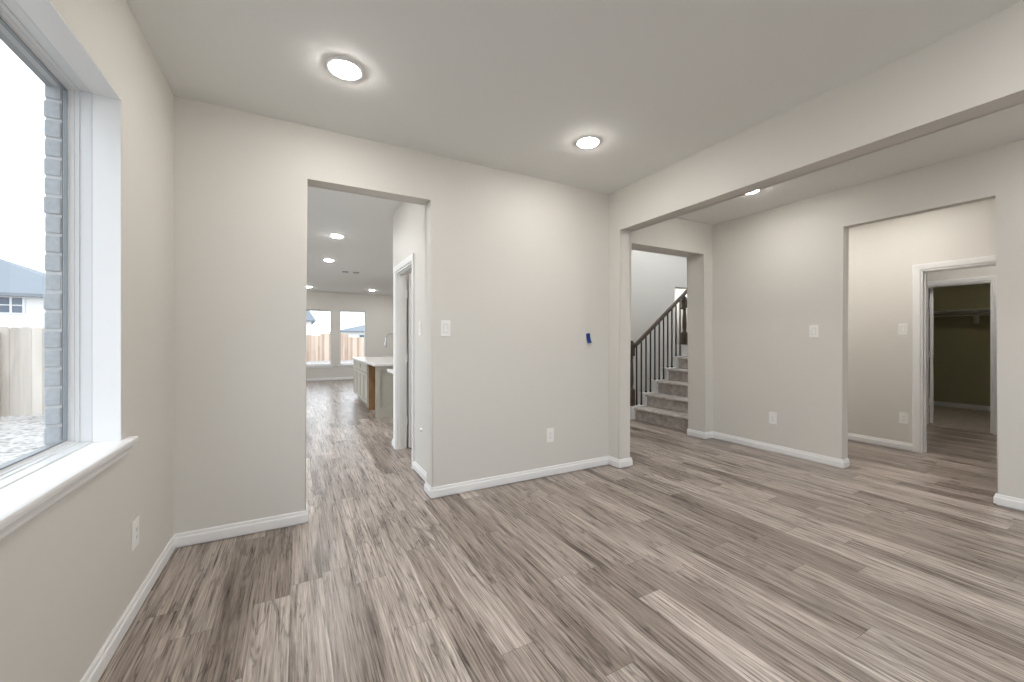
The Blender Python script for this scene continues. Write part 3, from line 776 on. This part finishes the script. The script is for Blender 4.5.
for i in range(2):
    a = yy + i * cw
    shaker('drawer', a + .004, a + cw - .004, .66, T - .012, .04)
    shaker('cabinet_door', a + .004, a + cw / 2 - .003, .105, .652); shaker('cabinet_door', a + cw / 2 + .003, a + cw - .004, .105, .652)
ct = MB().box(IX0 - .03, IX1 + .25, IY0 - .045, IY1 + .04, T + .0005, IZ, .004, 2).build('island_countertop', M['quartz'])
tag(ct, 'white stone worktop lying on the kitchen island', 'countertop')
fa = thing('kitchen_faucet', 'tall gooseneck kitchen faucet on the island worktop', 'faucet', (1.80, 8.25, IZ))
MB().lathe([(.028, 0), (.028, .02), (.02, .03), (.016, .06)], (0, 0, 0), 20).build('base', M['steel'], fa, True)
pts = [(0, 0, .05), (0, 0, .40)] + [(-.11 + .11 * math.cos(a), 0, .40 + .11 * math.sin(a)) for a in [PI * i / 10 for i in range(1, 10)]] + [(-.22, 0, .39), (-.225, 0, .34)]
MB().tube(pts, .0125, 12).build('spout', M['steel'], fa, True)
MB().lathe([(.014, 0), (.02, -.02), (.02, -.10), (.015, -.115)], (-.226, 0, .345), 16).build('spray_head', M['steel'], fa, True)
MB().tube([(0, .02, .05), (0, .07, .075), (.0, .10, .10)], .007, 8).build('lever', M['steel'], fa, True)
# second counter behind the hall wall
kc = thing('base_cabinet', 'pale kitchen base cabinet tucked behind the hall wall end', 'cabinet', (XH2 + .02, YHE, 0))
MB().box(0.0, 1.4, .02, .58, .1, .835).build('carcass', M['cab'], kc)
MB().box(0.03, 1.4, .02, .51, 0, .0995).build('toe_kick', M['cab'], kc)
MB().box(.01, .46, .5805, .60, .11, .82, .002, 1).build('door', M['cab'], kc)
MB().box(.47, .92, .5805, .60, .11, .82, .002, 1).build('door', M['cab'], kc)
o = MB().box(XH2 - .065, XH2 + 1.42, YHE + .03, YHE + .64, .8355, .875, .004, 2).build('kitchen_countertop', M['quartz'])
tag(o, 'white worktop end showing past the hall wall before the island', 'countertop')

# ------------------------------------------------------------------ outside
struct(MB().prism([(-40, -30), (45, -30), (45, 70), (-40, 70)], XY, -.3, -.2).build('ground', M['ground']), 'pale gravel yard outside the windows', 'ground')
def fence(name, x0, x1, y, z1, label, mat, post_at=()):
    r = thing(name, label, 'fence', (x0, y, -.2))
    m = MB(); x = 0; W = x1 - x0; k = 0
    while x < W:
        w = min(.143, W - x); dz = random.uniform(-.012, .012); d = .008 * (k % 2); k += 1
        e = min(x + w + .002, W)
        m.prism([(x + .0003, .04), (e, .04), (e, z1 + .2 + dz - .03), (e - .03, z1 + .2 + dz), (x + .03, z1 + .2 + dz), (x + .0003, z1 + .2 + dz - .03)],
                lambda a, b, t: Vector((a, t, b)), d, d + .018)
        x += .143
    m.build('boards', mat, r)
    for zc in (.25, (z1 + .2) * .55, z1 - .02):
        MB().box(0, W, .027, .066, zc - .045, zc + .045).build('rail', mat, r)
    for px in post_at:
        MB().box(px - x0 - .05, px - x0 + .05, -.10, -.001, 0, z1 + .10).build('post', mat, r)
    return r
fence('yard_fence', -8.0, -0.95, 11.0, 1.50, 'tall weathered board fence outside the left window', M['fence'], (-7.2, -4.86, -2.4))
fence('yard_fence', -6, 1.4, 30.0, 1.60, 'new cedar fence seen through the left kitchen window', M['fence2'], (-2, .62,))
fence('yard_fence', 1.4, 3.2, 30.0, 1.70, 'taller cedar fence section between the two kitchen windows', M['fence2'], (2.9,))
fence('yard_fence', 3.2, 12, 30.0, 1.45, 'low cedar fence section through the right kitchen window', M['fence2'], (5.2,))

def house(name, label, x0, x1, y0, y1, ze, zr, inset, wins, gable=False):
    r = thing(name, label, 'house', (x0, y0, -.2))
    W, D = x1 - x0, y1 - y0
    MB().box(0, W, 0, D, 0, ze + .2).build('wall', M['siding'], r)
    o_ = .4; e = ze + .2
    m = MB()
    v = [Vector(p) for p in ((-o_, -o_, e), (W + o_, -o_, e), (W + o_, D + o_, e), (-o_, D + o_, e), (inset, D / 2, zr + .2), (W - inset, D / 2, zr + .2))]
    lo = [Vector((p.x, p.y, e - .12)) for p in v[:4]]
    V = [m.bm.verts.new(p) for p in v]; Lw = [m.bm.verts.new(p) for p in lo]
    m.bm.faces.new((V[0], V[1], V[5], V[4])); m.bm.faces.new((V[1], V[2], V[5])); m.bm.faces.new((V[2], V[3], V[4], V[5])); m.bm.faces.new((V[3], V[0], V[4]))
    for i in range(4):
        j = (i + 1) % 4; m.bm.faces.new((V[i], V[j], Lw[j], Lw[i]))
    m.bm.faces.new(Lw[::-1]); m.build('roof', M['shingle'], r)
    for a0, a1, z0, z1 in wins:
        f = MB().sweep([(a0, z0), (a1, z0), (a1, z1), (a0, z1)], [(0, 0), (0, .05), (.06, .05), (.06, 0)], lambda a, b, t: Vector((a, -t, b)), closed=True).build('window', M['vinyl'], r)
        m = MB(); m.box(a0 + .06, a1 - .06, -.02, -.002, z0 + .06, z1 - .06); m.build('pane', M['pane_dark'], f)
        m = MB(); m.box((a0 + a1) / 2 - .03, (a0 + a1) / 2 + .03, -.045, -.021, z0 + .06, z1 - .06); m.box(a0 + .06, (a0 + a1) / 2 - .0305, -.045, -.021, (z0 + z1) / 2 - .02, (z0 + z1) / 2 + .02)
        m.box((a0 + a1) / 2 + .0305, a1 - .06, -.045, -.021, (z0 + z1) / 2 - .02, (z0 + z1) / 2 + .02); m.build('muntin', M['vinyl'], f)
    return r
house('neighbour_house', 'white house with grey hipped roof beyond the left window fence', -20, -7.4, 22.0, 30, 3.0, 5.05, 4.6, [(9.5, 10.25, 2.42, 3.10), (10.28, 11.0, 2.42, 3.10)])
house('neighbour_house', 'pale house with steep grey roof through the left kitchen window', -3.5, 1.3, 44, 54, 3.2, 8.2, 2.3, [(1.2, 2.4, 1.2, 2.6)])
house('neighbour_house', 'pale house with low grey roof through the right kitchen window', 4.3, 16, 50, 60, 2.3, 3.35, 4, [(2.2, 3.6, 1.0, 2.1)])
